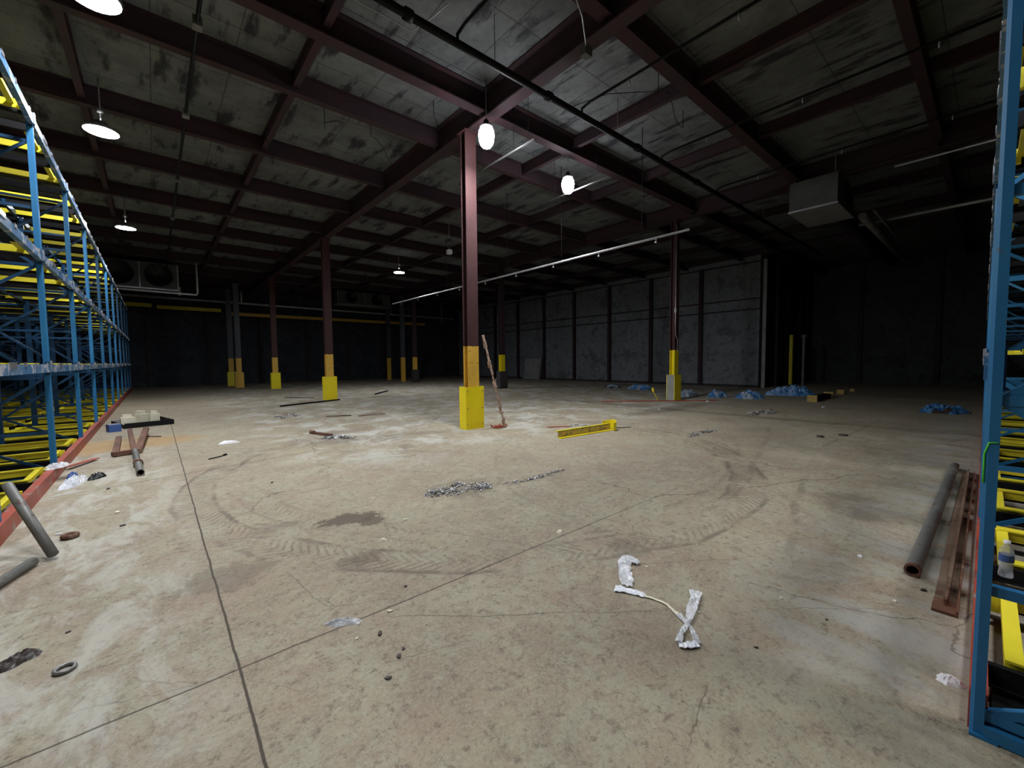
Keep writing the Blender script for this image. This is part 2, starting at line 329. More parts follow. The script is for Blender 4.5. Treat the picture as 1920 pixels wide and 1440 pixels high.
    def build(s, name, parent=None, loc=(0, 0, 0), rot=(0, 0, 0)):
        return link(name, s.mesh(name), parent, loc, rot)
def link(name, me, parent=None, loc=(0, 0, 0), rot=(0, 0, 0)):
    o = bpy.data.objects.new(name, me); C.objects.link(o); o.parent = parent; o.location = loc; o.rotation_euler = rot
    return o
def tag(o, label, cat, group=None, kind=None):
    o['label'] = label; o['category'] = cat
    if group: o['group'] = group
    if kind: o['kind'] = kind
    return o
def thing(name, label, cat, loc=(0, 0, 0), rz=0, group=None):
    return tag(link(name, None, None, loc, (0, 0, rz)), label, cat, group)
def struct(o): o['kind'] = 'structure'; return o

# ---------------------------------------------------------------- room shell
ZD = 7.42                                    # underside of the roof deck
XL, XR, XF = -9.6, 25.1, 33.5                # left wall, right wall, far right wall
YB, YK, YC = 38.6, -13.0, 8.2                # back wall, wall behind, corner of the right wall
b = MB(); b.box(XL-.3, XF+.3, YK-.3, YB+.3, -.25, 0, M['floor']); struct(b.build('floor'))
b = MB(); b.box(XL-.3, XF+.3, YK-.3, YB+.3, ZD, ZD+.2, M['deck']); struct(b.build('ceiling'))
b = MB(); b.box(XL-.3, XL, YK, YB, 0, ZD, M['wall_l']); struct(b.build('wall_left'))
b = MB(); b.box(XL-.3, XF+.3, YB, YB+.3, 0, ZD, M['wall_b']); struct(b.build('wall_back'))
b = MB(); b.box(XR, XR+.3, YC+.3, YB, 0, ZD, M['wall_r']); struct(b.build('wall_right'))
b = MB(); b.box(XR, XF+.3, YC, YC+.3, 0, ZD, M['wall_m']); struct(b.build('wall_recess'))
b = MB(); b.box(XF, XF+.3, YK, YC, 0, ZD, M['wall_d']); struct(b.build('wall_far'))
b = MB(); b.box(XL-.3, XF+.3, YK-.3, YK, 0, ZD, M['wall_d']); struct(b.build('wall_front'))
# wall posts and rails of the right wall, back wall and far wall
tn = 0
def trim(b):
    global tn; tn += 1; return struct(b.build('trim_%d' % tn))
for y in [YC+.16+3.31*k for k in range(0, 10)]:
    b = MB()
    if y > YC+.5: b.ibeam((XR-.02, y, 0), (XR-.02, y, 6.9), .16, .22, M['maroon_dark'], up=(-1, 0, 0))
    else: b.box(XR-.09, XR, YC-.05, YC+.12, 0, 6.9, M['panelwhite'])
    trim(b)
for z in (4.30, 4.88, 6.86):
    b = MB(); b.box(XR-.05, XR, YC+.3, YB, z-.035, z+.035, M['maroon_dark']); trim(b)
b = MB(); b.box(XR-.07, XR, YC+.3, YB, 0, .12, M['darkbase']); struct(b.build('baseboard_right'))
for x in [-7+3.4*k for k in range(0, 10)]:
    b = MB(); b.ibeam((x, YB-.02, 0), (x, YB-.02, 7.3), .2, .24, M['darkbase'], up=(0, -1, 0)); trim(b)
for y in (-8, -4.6, -1.2, 2.2, 5.6):
    b = MB(); b.ibeam((XF-.02, y, 0), (XF-.02, y, 7.3), .16, .24, M['darkbase'], up=(-1, 0, 0)); trim(b)
for x in (26.6, 28.2, 30.6, 32.2):
    b = MB(); b.ibeam((x, YC-.02, 0), (x, YC-.02, 7.3), .14, .2, M['maroon_dark'], up=(0, -1, 0)); trim(b)

# ---------------------------------------------------------------- roof steel
ordn = ['first', 'second', 'third', 'fourth', 'fifth', 'sixth', 'seventh', 'eighth', 'ninth', 'tenth', 'eleventh', 'twelfth', 'thirteenth', 'fourteenth', 'fifteenth', 'sixteenth']
JY = [-8.2, -5.1, -2.0, 1.15, 4.2, 7.45, 9.42, 12.58, 15.5, 18.6, 21.7, 24.8, 28.0, 31.1, 34.3, 37.3]
GX = [-4.2, 5.72, 15.3]
seen = [y for y in JY if y > 0]
for y in JY:
    b = MB()
    big = abs(y-7.45) < .1 or abs(y-4.2) < .1
    b.ibeam((XL, y, 7.0 if not big else 6.95), (XF, y, 7.0 if not big else 6.95), .42 if not big else .47, .17 if not big else .24, M['maroon_dark'])
    # torn insulation hanging off the flange
    rr = random.Random(int(y*10)+900)
    o = b.build('roof_joist')
    tag(o, 'dark red steel roof joist running left to right, %s one out from the camera' % (ordn[seen.index(y)] if y in seen else 'behind'), 'roof beam', 'roof joists')
    if y < 0: o['label'] = 'dark red steel roof joist above and behind the camera, %s one back' % ordn[[v for v in reversed(JY) if v < 0].index(y)]
for k, x in enumerate(GX):
    b = MB(); b.ibeam((x, YK, 6.82), (x, YB, 6.82), .60, .27, M['maroon_dark'], tf=.035, tw=.03)
    for y in JY: b.box(x-.14, x-.02, y-.006, y+.006, 6.86, 7.38, M['maroon_dark']); b.box(x+.02, x+.14, y-.006, y+.006, 6.86, 7.38, M['maroon_dark'])
    tag(b.build('roof_girder'), ['deep maroon roof girder above the left pallet rack', 'deep maroon roof girder carried by the row of the nearest yellow-guarded column',
        'deep maroon roof girder over the right row of columns'][k], 'roof girder', 'roof girders')
names = {-7.4: 'far left above the rack', -.9: 'above the left hanging lamps', 2.4: 'midway between left lamps and nearest column', 8.6: 'just right of the nearest column',
         11.8: 'midway between nearest and right column rows', 18.4: 'over the box cooler on the right', 21.7: 'beyond the box cooler on the right', 24.7: 'along the head of the grey right wall'}
for x, w in names.items():
    b = MB(); b.ibeam((x, YK, 7.12), (x, YB, 7.12), .30, .12, M['maroon_dark'])
    tag(b.build('roof_purlin'), 'slim dark steel purlin running away from camera, '+w, 'roof beam', 'roof purlins')

# ---------------------------------------------------------------- columns
def column(x, y, label, gm, gw=.52, gd=.26, gh=1.0, sm='stripe', cm='maroon', lowm=None, w=.30, d=.20, gside=None, top=6.82):
    """x, y: near left corner of the guard"""
    cx, cy = x+gw/2, y+gd/2
    t = thing('support_column', label, 'column', (cx, cy, 0), 0, 'roof columns')
    def sec(z0, z1, m):
        b = MB(); f = .022
        b.box(-w/2, w/2, -d/2, -d/2+f, z0, z1, m); b.box(-w/2, w/2, d/2-f, d/2, z0, z1, m); b.box(-.012, .012, -d/2+f, d/2-f, z0, z1, m)
        return b
    b = sec(1.95, top, M[cm]); b.box(-.2, .2, -.17, .17, top-.02, top, M[cm]); b.build('shaft', t)
    b = sec(0, 1.95, M[sm]); b.build('painted_band', t)
    if gh:
        b = MB(); th = .02
        b.box(-gw/2, gw/2, -gd/2, -gd/2+th, 0, gh, M[gm]); b.box(-gw/2, gw/2, gd/2-th, gd/2, 0, gh, M[gm])
        ms = M[gside or gm]
        b.box(-gw/2-.001, -gw/2+th, -gd/2+th, gd/2-th, 0, gh, ms); b.box(gw/2-th, gw/2+.001, -gd/2+th, gd/2-th, 0, gh, ms)
        for z in (.12, .5, .9):
            for sx in (-1, 1): b.tube([(sx*(gw/2-.05), -gd/2, z), (sx*(gw/2-.05), -gd/2-.012, z)], .013, M['grey_steel'], 6)
        b.build('guard', t)
    return t
column(5.44, 7.98, 'nearest maroon column with bright yellow guard and plank leaning on it', 'guard', .52, .27)
column(5.44, 18.53, 'maroon column with yellow guard standing behind dark bar on floor', 'guard', .52, .3)
column(5.44, 29.1, 'distant maroon column with plain yellow guard, left of centre', 'guard', .52, .3)
column(15.03, 7.98, 'maroon column at right with grey and yellow base guard', 'guard', .50, .34, gside='concgrey', sm='guard')
column(15.03, 18.53, 'dim maroon column with dark base directly behind the leaning plank', 'darkbase', .55, .34, sm='guard', cm='maroon_dark')
column(15.03, 29.1, 'far dim maroon column on a dark base, rightmost of the far trio', 'darkbase', .50, .34, sm='stripe', cm='maroon_dark')
column(3.89, 35.3, 'grey far column with olive yellow guard, left one of a close pair', 'yellow', .52, .3, sm='stripe', cm='greycol')
column(3.99, 32.5, 'grey far column with battered yellow guard, right one of a close pair', 'stripe', .50, .3, sm='stripe', cm='greycol')
column(15.0, 30.9, 'far grey column painted yellow to the floor, middle of the far trio', 'stripe', sm='stripe', cm='greycol', gh=0, gw=.3, gd=.26)
column(15.7, 35.1, 'far grey column painted yellow to the floor, leftmost of the far trio', 'stripe', sm='stripe', cm='greycol', gh=0, gw=.3, gd=.26)
# hanging conduit on the right column
b = MB(); b.tube([(14.98, 7.95, 6.6), (14.98, 7.95, 3.0), (14.96, 7.93, 2.5), (15.12, 7.93, 2.35), (15.14, 7.95, 1.9)], .014, M['galv'], 6)
b.box(14.93, 15.03, 7.91, 7.97, 3.35, 3.5, M['galv'])
tag(b.build('conduit'), 'thin grey conduit running down the right maroon column', 'conduit')

# ---------------------------------------------------------------- lamps
def high_bay(x, y, z, label, ceiling=ZD, lens='disc'):
    t = thing('high_bay_lamp', label, 'lamp', (x, y, 0), 0, 'round high bay lamps')
    b = MB(); b.lathe([(.275, z+.0), (.29, z+.02), (.285, z+.06), (.16, z+.10), (.10, z+.20), (.02, z+.22)], (0, 0, 0), M['grey_steel']); b.build('housing', t)
    b = MB(); n = 20; b.raw([(.27*math.cos(2*PI*k/n), .27*math.sin(2*PI*k/n), z+.005) for k in range(n)], [tuple(range(n))[::-1]], M[lens]); b.build('lens', t)
    b = MB(); b.tube([(0, 0, z+.2), (0, 0, ceiling-.005)], .011, M['galv'], 6); b.lathe([(.0, z+.44), (.05, z+.44), (.05, z+.38), (0, z+.38)], (0, 0, 0), M['galv'], 10); b.build('pendant_rod', t)
    return t
def bulb_lamp(x, y, z, label):
    t = thing('bulb_lamp', label, 'lamp', (x, y, 0), 0, 'bare bulb lamps')
    b = MB(); b.lathe([(.085, z-.225), (.125, z-.18), (.155, z-.10), (.168, z), (.155, z+.10), (.11, z+.17), (.05, z+.205)], (0, 0, 0), M['bulb'], 14); b.build('bulb', t)
    b = MB(); n = 14; b.raw([(.085*math.cos(2*PI*k/n), .085*math.sin(2*PI*k/n), z-.225) for k in range(n)], [tuple(range(n))[::-1]], M['plate']); b.build('added_down_plate', t)  # glowing plate added below the bulb to send more light to the floor
    b = MB(); b.lathe([(.14, z+.175), (.12, z+.21), (.055, z+.245), (.055, z+.30), (.02, z+.34), (0, z+.34)], (0, 0, 0), M['black'], 20)  # cap added over the bulb to keep its light off the ceiling
    b.tube([(0, 0, z+.3), (0, 0, ZD-.005)], .01, M['grey_steel'], 6); b.build('added_light_cap', t)
    return t
high_bay(-.39, 7.85, 6.38, 'blinding round high bay lamp cut by the top edge of the picture')
high_bay(-.61, 12.1, 6.35, 'bright round high bay lamp hanging on a thin rod above left rack')
high_bay(-.54, 20.0, 6.35, 'smaller bright high bay lamp further back above the left rack end')
high_bay(10.2, 21.1, 6.38, 'small distant high bay lamp behind the nearest column, over dark back')
bulb_lamp(5.46, 7.10, 6.28, 'glaring white bulb lamp right in front of the nearest column top')
bulb_lamp(8.62, 7.66, 6.30, 'glaring white bulb lamp right of the nearest column over a pipe')
high_bay(-.45, 3.6, 6.38, 'high bay lamp over the left rack front, out of the picture', lens='disc_dim')
high_bay(3.0, -.9, 6.38, 'high bay lamp almost overhead behind the camera')
high_bay(6.2, -3.2, 5.9, 'high bay lamp above the right rack', lens='disc_dim')
high_bay(-8.2, 7.5, 6.38, 'high bay lamp in the aisle behind the left rack')
high_bay(-8.2, 15.5, 6.38, 'high bay lamp further down the aisle behind the left rack')

# ---------------------------------------------------------------- pallet racks
PITCH, DEPTH = 2.93, 5.5
LEV = (1.50, 3.06, 4.93)          # undersides of the aisle beams
def rack(name, label, nb, sgn, loc, rz, pw, deep, brace='blue_dark', rp=.028, r0=0.0):
    """local x runs along the aisle face, local y*sgn goes into the rack"""
    t = thing(name, label, 'pallet rack', loc, rz)
    top = 5.10
    # front posts
    b = MB(); w2 = .032; c = .012
    poly = [(-w2, c*sgn), (-w2+c, 0), (w2-c, 0), (w2, c*sgn), (w2, pw*sgn), (-w2, pw*sgn)]
    if sgn > 0: poly = poly
    else: poly = poly[::-1]
    b.prism(poly, 0, top, M['blue'])
    b.box(-.05, .05, 0, (pw+.04)*sgn, 0, .012, M['blue'])
    pm = b.mesh('upright_post')
    b = MB(); dp = [1.1, 2.2, 3.3, 4.4, 5.5]
    for d in dp: b.box(-w2, w2, (d-.09)*sgn, d*sgn, 0, top, M['blue_dark'])
    zs = [.09, .63, 1.42, 2.25, 3.0, 3.8, 4.7]
    prev = pw
    for i, d in enumerate(dp):
        if i % 2 == 0 or True:
            m = M[brace] if i < 1 else M['blue_dark']
            for z in zs: b.bar((0, prev*sgn, z), (0, (d-.09)*sgn, z), .034, .042, m)
            if i % 2 == 0:
                for k in range(len(zs)-1):
                    a, e = (prev, d-.09) if k % 2 == 0 else (d-.09, prev)
                    b.bar((0, a*sgn, zs[k]), (0, e*sgn, zs[k+1]), .028, .036, m)
        prev = d
    b.bar((0, pw*sgn, .03), (0, 1.0*sgn, .03), .09, .05, M['blue'])
    fm = b.mesh('side_frame')
    # aisle beam: box section with worn face, hook plates at both ends
    b = MB(); L = PITCH
    b.box(w2, L-w2, -.012*sgn, .045*sgn, 0, .115, M['blue_worn'])
    for x in (w2, L-w2-.005): b.box(x, x+.005, .0, .05*sgn, -.04, .15, M['blue_dark'])
    rq = random.Random(8)
    for k in range(6):
        x = rq.uniform(.15, L-.3); b.box(x, x+rq.uniform(.03, .22), -.018*sgn, -.010*sgn, rq.uniform(.07, .10), .135, M['silver'])
    b.box(L-.035, L+.035, -.022*sgn, -.004*sgn, .02, .165, M['silver'])
    bm = b.mesh('beam')
    b = MB()
    for d in dp: b.box(w2, L-w2, (d-.05)*sgn, d*sgn, 0, .11, M['blue_dark'])
    im = b.mesh('inner_beam')
    b = MB(); b.box(r0, L, -rp*sgn, .05*sgn, 0, .17, M['red'])
    rm = b.mesh('floor_rail')
    # one lane: black rails and nested yellow cart frames
    b = MB(); lc = .94
    for x in (-lc/2, lc/2):
        b.box(x-.016, x+.016, .05*sgn, 5.45*sgn, -.015, .075, M['black'])
        b.box(x-.03, x+.03, .05*sgn, 5.45*sgn, -.025, -.015, M['black'])
    lm = b.mesh('lane_rail')
    cms = []
    for ym2 in ('black', 'yellow'):
        b = MB(); cw = .40
        for k in range(4):
            y0 = .10+k*1.34; y1 = y0+1.20; z = .01+.025*k; ym = M['yellow']
            for sx in (-1, 1):
                m = M[ym2] if sx*sgn < 0 else ym
                b.box(sx*cw-.018, sx*cw+.018, y0*sgn, y1*sgn, z, z+.09, m)
                if ym2 == 'yellow': b.box(sx*cw-.045, sx*cw+.045, y0*sgn, y1*sgn, z+.08, z+.092, m)
            b.box(-cw+.02, cw, y0*sgn, (y0+.06)*sgn, z+.03, z+.08, ym)
            if ym2 == 'yellow': b.box(-cw, cw, (y1-.10)*sgn, (y1-.02)*sgn, z+.03, z+.08, ym)
            b.bar((cw*sgn, (y1-.03)*sgn, z+.06), ((cw-.30)*sgn, (y1+.12)*sgn, z+.03), .05, .02, ym)
            b.box(cw-.06, cw-.02, (y0-.05)*sgn, (y0+.02)*sgn, z-.02, z+.09, ym)
        cms.append(b.mesh('cart_frame'))
    for k in range(nb+1):
        link('upright_post', pm, t, (k*PITCH, 0, 0)); link('side_frame', fm, t, (k*PITCH, 0, 0))
    for k in range(nb):
        for z in LEV:
            link('beam', bm, t, (k*PITCH, 0, z)); link('inner_beam', im, t, (k*PITCH, 0, z))
        link('floor_rail', rm, t, (k*PITCH, 0, 0))
        for j, z in enumerate((.10,)+tuple(v+.03 for v in LEV)):
            for u in (.76, 2.17):
                link('lane_rail', lm, t, (k*PITCH+u, 0, z))
                if deep(k, j, u): link('cart_frame', cms[1 if j == 0 else 0], t, (k*PITCH+u, 0, z))
    return t
lr = rack('pallet_rack', 'long blue push back pallet rack with yellow cart frames along left side', 11, 1, (-1.13, 2.99, 0), PI/2, .065, lambda k, j, u: True)
rr_ = rack('pallet_rack', 'blue pallet rack with yellow cart frames cut by the right picture edge', 8, -1, (2.60, .022, 0), math.radians(.7), .042, lambda k, j, u: True, 'blue', .005, 0.0)
b = MB(); b.tube([(-.0335, -.038, 1.250), (-.0335, -.014, 1.248), (-.0285, -.0025, 1.20), (-.0285, -.0025, 1.15), (-.0285, -.0025, 1.08)], .0032, M['green_mark'], 6)
mk = b.build('paint_mark', rr_)
mk['label'] = 'lime green marker line on the blue post'

# ---------------------------------------------------------------- overhead pipes
def pipe(name, label, pts, r, m='black', cat='pipe', group=None, extra=None):
    b = MB(); b.tube(pts, r, M[m], 10)
    if extra: extra(b)
    return tag(b.build(name), label, cat, group)
def joints(b):
    for x in (3.0, 5.9, 8.9, 11.9, 14.9): b.tube([(x-.06, 5.72, 6.6), (x+.06, 5.72, 6.6)], .085, M['black'], 10)
    for x in (1.0, 4.6, 8.1, 13.0, 17.0, 21.0): b.tube([(x, 5.72, 6.6), (x, 5.72, ZD-.004)], .008, M['grey_steel'], 5)
pipe('sprinkler_main', 'thick dark sprinkler main crossing the ceiling from left to right', [(-9, 5.72, 6.6), (24.5, 5.72, 6.6)], .06, extra=joints)
for (x, w) in ((3.85, 'left of the nearest column'), (6.87, 'right of the nearest column'), (10.0, 'midway along the main'), (13.2, 'left of right column row')):
    def heads(b, x=x):
        for k in range(3): b.tube([(x, 4.6-1.9*k, 6.78), (x, 4.6-1.9*k, 6.66)], .014, M['galv'], 6)
    pipe('sprinkler_branch', 'dark sprinkler branch pipe rising from the main, '+w, [(x, 5.72, 6.62), (x, 5.72, 6.74), (x, 5.5, 6.78), (x, -6, 6.78)], .026, group='sprinkler branches', extra=heads)
def rods(b):
    for (y, zt) in ((15.3, ZD), (11.3, ZD), (8.75, ZD), (6.0, ZD)): b.tube([(9.55, y, 4.6), (9.55, y, zt)], .008, M['black'], 5)
    for k in range(9):
        y = 5.6+1.75*k; b.tube([(9.55, y, 4.6), (9.55, y, 4.50)], .012, M['galv'], 5); b.lathe([(0, 4.47), (.035, 4.48), (.035, 4.50), (0, 4.51)], (9.55, y, 0), M['galv'], 8)
pipe('hanging_pipe', 'long pale pipe hung on rods, running past the nearest column', [(9.55, 4.75, 4.6), (9.55, 20.6, 4.6)], .032, 'galv', extra=rods)
pipe('sprinkler_pipe', 'short bright lit pipe just right of the glaring lamp by the column', [(6.47, 6.72, 6.4), (6.47, 8.75, 6.4)], .022, 'galv', extra=lambda b: [b.tube([(6.47, y, 6.4), (6.47, y, ZD)], .005, M['black'], 5) for y in (6.9, 7.4, 8.6)])
pipe('sprinkler_pipe', 'bright lit pipe under the lamp right of the nearest column', [(9.0, 6.6, 6.27), (9.0, 8.75, 6.27)], .022, 'galv', extra=lambda b: [b.tube([(9.0, y, 6.27), (9.0, y, ZD)], .005, M['black'], 5) for y in (7.0, 8.5)])
pipe('conduit', 'thin dark conduit line crossing the ceiling near the left lamps', [(.72, 1, 6.75), (.72, 29.4, 6.75)], .03, extra=lambda b: [b.box(.66, .78, y, y+.16, 6.68, 6.82, M['grey_steel']) for y in (5.2, 8.0, 11, 15, 19)])
pipe('conduit', 'sagging thin conduit dropping to a small box below the girder', [(4.5, 4.0, 6.85), (5.05, 4.2, 6.70), (5.40, 4.42, 6.62), (5.50, 4.50, 6.60)], .010, 'galv', 'conduit', extra=lambda b: b.box(5.44, 5.60, 4.45, 4.57, 6.50, 6.66, M['cooler']))
pipe('conduit', 'thin pale conduit clipped along the joist above the left lamps', [(2.0, 6.35, 6.93), (3.0, 6.35, 6.93), (3.4, 6.35, 6.93), (3.55, 5.9, 6.98), (3.8, 5.4, 7.2)], .009, 'galv', 'conduit')
rn = random.Random(4)
for k, (x, y) in enumerate(((4.2, 9.9), (4.9, 8.4), (2.8, 13.2), (9.6, 5.0), (7.8, 4.6), (3.2, 10.2))):
    pts = [(x+rn.uniform(-.1, .1)+.25*i*math.cos(k), y+.28*i*math.sin(k*1.7+1), 7.0+.08*math.sin(i*1.3+k)+.05*i*(k % 2)) for i in range(6)]; pts = [(pts[0][0], pts[0][1], ZD-.002)]+pts
    tag(MB.build((lambda b: (b.tube(pts, .008, M['black'], 5), b)[1])(MB()), 'loose_wire'), ['loose dark wire dangling beside the joist left of nearest column', 'loose dark wire at the girder, left of the column lamp', 'loose dark wire over the left half of the ceiling',
        'looped dark wire hanging right of the sprinkler main', 'loose dark wire hanging between sprinkler branches', 'loose dark wire near broken insulation left of column'][k], 'wire')
# unlit fixture hanging left of the nearest column
t = thing('pendant_light', 'small unlit fixture on a thin drop rod left of the nearest column', 'lamp', (9.45, 14.9, 0))
b = MB(); b.tube([(0, 0, 6.6), (0, 0, ZD)], .01, M['galv'], 5); b.build('rod', t)
b = MB(); b.lathe([(0, 6.66), (.10, 6.62), (.16, 6.48), (.15, 6.38), (0, 6.40)], (0, 0, 0), M['cooler'], 12); b.box(-.09, .09, -.09, .09, 6.02, 6.2, M['white']); b.tube([(0, 0, 6.2), (0, 0, 6.4)], .015, M['cooler'], 6); b.build('shade', t)

# back wall services
def back_pipe(label, pts, r, m='galv'): return pipe('wall_pipe', label, pts, r, m, group='pipes on the back wall')
back_pipe('long pale pipe running along the top of the dark back wall', [(-2, 38.0, 6.25), (24.5, 38.0, 6.1)], .08, 'white')
back_pipe('pale pipe under the left fan cooler with a riser at its end', [(-3.5, 29.7, 5.55), (1.25, 29.7, 5.50), (1.35, 29.7, 5.50), (2.0, 29.7, 5.5), (2.05, 29.7, 5.6), (2.05, 29.7, 7.3)], .05, 'white')
back_pipe('short pale drop linking the cooler drain to the wall pipe', [(1.42, 34, 5.95), (1.42, 34, 6.5)], .09, 'white')
back_pipe('short pale pipe drop beside the grey column pair', [(5.3, 38, 6.2), (5.3, 38, 7.2)], .06, 'white')
back_pipe('bent pale drop pipe below the right fan cooler', [(17.4, 37.9, 6.2), (17.4, 37.9, 7.3)], .045)
back_pipe('short pale drop pipe right of the small distant lamp', [(19.2, 37.9, 6.2), (19.2, 37.9, 7.1)], .045)
pipe('wall_pipe', 'pale bracketed pipe right of the far trio of columns', [(20.6, 34, 5.2), (20.6, 34, 7.2)], .04, 'galv')
for k, (x0, x1, z, w) in enumerate(((-1.6, .05, 5.60, 'short one beside the rack end'), (.32, 3.95, 5.52, 'middle one left of the grey columns'), (4.5, 20.8, 5.32, 'long one behind the maroon columns'))):
    b = MB(); b.box(x0, x1, 37.55, 37.75, z-.12, z+.12, M['stripe'] if k == 2 else M['yellow'])
    for x in ([x0+.4, x1-.4] if k < 2 else [6, 10, 14, 18]): b.box(x-.03, x+.03, 37.6, 38.45, z-.08, z+.16, M['darkbase'])
    tag(b.build('header_beam'), 'yellow painted header beam high on back wall, '+w, 'beam', 'yellow header beams')
def cooler(x0, x1, y, z0, z1, label, n, d=1.0):
    t = thing('evaporator_unit', label, 'cooler', ((x0+x1)/2, y+d/2, 0), 0)
    b = MB(); w = x1-x0
    b.box(-w/2, w/2, -d/2, d/2, z0, z1, M['cooler'])
    for k in range(n+1): x = -w/2+w*k/n; b.box(x-.03, x+.03, -d/2-.01, -d/2, z0, z1, M['galv'])
    for sx in (-1, 1): b.tube([(sx*w*.4, 0, z1), (sx*w*.4, 0, ZD)], .015, M['galv'], 5)
    b.build('casing', t)
    for k in range(n):
        b = MB(); cx = -w/2+w*(k+.5)/n; R = min(.46*w/n, .45*(z1-z0)); zc = (z0+z1)/2
        mt = Matrix.Rotation(PI/2, 4, 'X')
        b.lathe([(R, .0), (R, .05), (R*.9, .05), (R*.88, .012), (0, .012)], (cx, -d/2, zc), M['darkhole'], 24, mt)
        for i in range(4):
            a = i*PI/2+.4; b.bar((cx, -d/2-.03, zc), (cx+R*.85*math.cos(a), -d/2-.03, zc+R*.85*math.sin(a)), .02, .14, M['black'], (0, 1, 0))
        b.build('fan', t)
    b = MB(); b.box(-w/2, w/2, -d/2+.05, d/2, z0-.08, z0-.005, M['galv']); b.build('drip_tray', t)
    return t
cooler(-3.6, 1.22, 30.0, 5.75, 7.1, 'wide two fan evaporator cooler hanging above the left rack end', 3)
cooler(11.0, 15.2, 33.4, 6.2, 7.2, 'two fan evaporator cooler hanging on back right of second column', 2)
# box cooler at the right
t = thing('ceiling_unit', 'dim metal box cooler hung under the roof at far right', 'cooler', (15.9, 3.6, 0))
b = MB(); b.box(-1.05, .95, -.5, .68, 6.0, 6.85, M['cooler']); b.box(-1.07, .97, -.52, .70, 5.97, 6.02, M['galv'])
for x in (-.9, .8):
    for y in (-.4, .6): b.tube([(x, y, 6.85), (x, y, ZD)], .012, M['galv'], 5)
b.build('casing', t)
b = MB(); mt = Matrix.Rotation(PI/2, 4, 'X'); b.lathe([(.38, 0), (.38, .06), (.33, .06), (.33, .02), (0, .02)], (0, -.5, 6.42), M['darkhole'], 20, mt); b.build('fan', t)
pipe('duct_pipe', 'fat dull pipe slanting away from the box cooler at right', [(16.95, 2.9, 6.0), (26, 2.9, 6.0)], .11, 'pipe_grey')
pipe('duct_pipe', 'thin dull pipe beside the fat pipe under the right roof', [(16.95, 2.62, 6.1), (26, 2.62, 6.1)], .035, 'pipe_grey')
pipe('overhead_pipe', 'dull grey pipe running toward the right rack under the roof', [(18.9, 3.3, 6.22), (18.9, -4, 6.22)], .06, 'galv')
pipe('overhead_pipe', 'thin grey pipe high near the top of the right rack', [(13.2, 1.7, 6.0), (13.2, -4, 6.0)], .022, 'galv')

# ---------------------------------------------------------------- things on the floor
def crumple(name, label, cat, x, y, rx, ry, h, m, rz=0, seed=1, n=26, group=None, z=0, m2=None, sharp=1.0):
    vs, fs = [], []; rnd = random.Random(seed)
    for i in range(n+1):
        for j in range(n+1):
            u, v = i/n*2-1, j/n*2-1
            r = max(abs(u), abs(v)); a = math.atan2(v, u)
            rr = r*(.78+.32*noise.noise(Vector((math.cos(a)*1.6, math.sin(a)*1.6, seed*3.1))))
            px, py = rx*rr*math.cos(a), ry*rr*math.sin(a)
            q0 = noise.noise(Vector((px*2, py*2, seed)))
            p = Vector((px*3.2/max(rx, .01)*.7+seed, py*3.2/max(ry, .01)*.7, seed*1.7))
            q = .45+.5*abs(noise.noise(p*1.3))+.45*abs(noise.noise(p*3.1+Vector((q0, 0, 0))))+.30*noise.noise(p*7.3)
            env = (1-r**3.0)
            zz = h*max(0, env)*(.10+.85*max(0, q)*sharp)+.004*(1-r)
            vs.append((px, py, max(.0008, zz) if r < 1 else .0005))
    k = n+1
    for i in range(n):
        for j in range(n): fs.append((i*k+j, (i+1)*k+j, (i+1)*k+j+1, i*k+j+1))
    b = MB(); b.raw(vs, fs, M[m], False)
    if m2:
        k2 = b.slot(M[m2])
        for i in range(len(b.f)):
            c = b.v[b.f[i][0]]
            if noise.noise(Vector((c[0]*2.2/max(rx, .1), c[1]*2.2/max(ry, .1), seed*2.0))) > .12: b.mi[i] = k2
    # closed underside
    b.raw([(v[0], v[1], 0) for v in vs], [tuple(reversed(f)) for f in fs], M[m])
    o = b.build(name, None, (x, y, z), (0, 0, rz)); return tag(o, label, cat, group)
def ribbon(name, label, cat, pts, widths, m, lift=.004, wav=.012, seed=3, sub=8, group=None, part=None):
    b = MB(); P = []
    n = len(pts)
    for i in range(n-1):
        p0, p1, p2, p3 = (Vector((*pts[max(i-1, 0)][:2], 0)), Vector((*pts[i][:2], 0)), Vector((*pts[i+1][:2], 0)), Vector((*pts[min(i+2, n-1)][:2], 0)))
        for s_ in range(sub):
            t = s_/sub
            P.append((.5*((2*p1)+(p2-p0)*t+(2*p0-5*p1+4*p2-p3)*t*t+(3*p1-p0-3*p2+p3)*t**3), widths[i]*(1-t)+widths[i+1]*t))
    P.append((Vector((*pts[-1][:2], 0)), widths[-1]))
    A = 6; vs = []
    for i, (p, w) in enumerate(P):
        d = (P[min(i+1, len(P)-1)][0]-P[max(i-1, 0)][0]).normalized(); r = Vector((-d.y, d.x, 0))
        for a in range(A+1):
            s_ = a/A-.5; jit = 1+.25*noise.noise(Vector((i*.35, (1 if s_ > 0 else -1)*3.0, seed)))
            q = p+r*(s_*w*jit)
            z = lift+wav*(.6+.9*abs(noise.noise(Vector((q.x*22, q.y*22, seed))))+.5*noise.noise(Vector((q.x*60, q.y*60, seed+4))))
            vs.append((q.x, q.y, max(.001, z)))
    fs = []
    for i in range(len(P)-1):
        for a in range(A): fs.append((i*(A+1)+a, (i+1)*(A+1)+a, (i+1)*(A+1)+a+1, i*(A+1)+a+1))
    b.raw(vs, fs, M[m], False); b.raw([(x, y, max(0, z-.003)) for x, y, z in vs], [tuple(reversed(f)) for f in fs], M[m])
    o = b.build(name, part)
    return o if part else tag(o, label, cat, group)
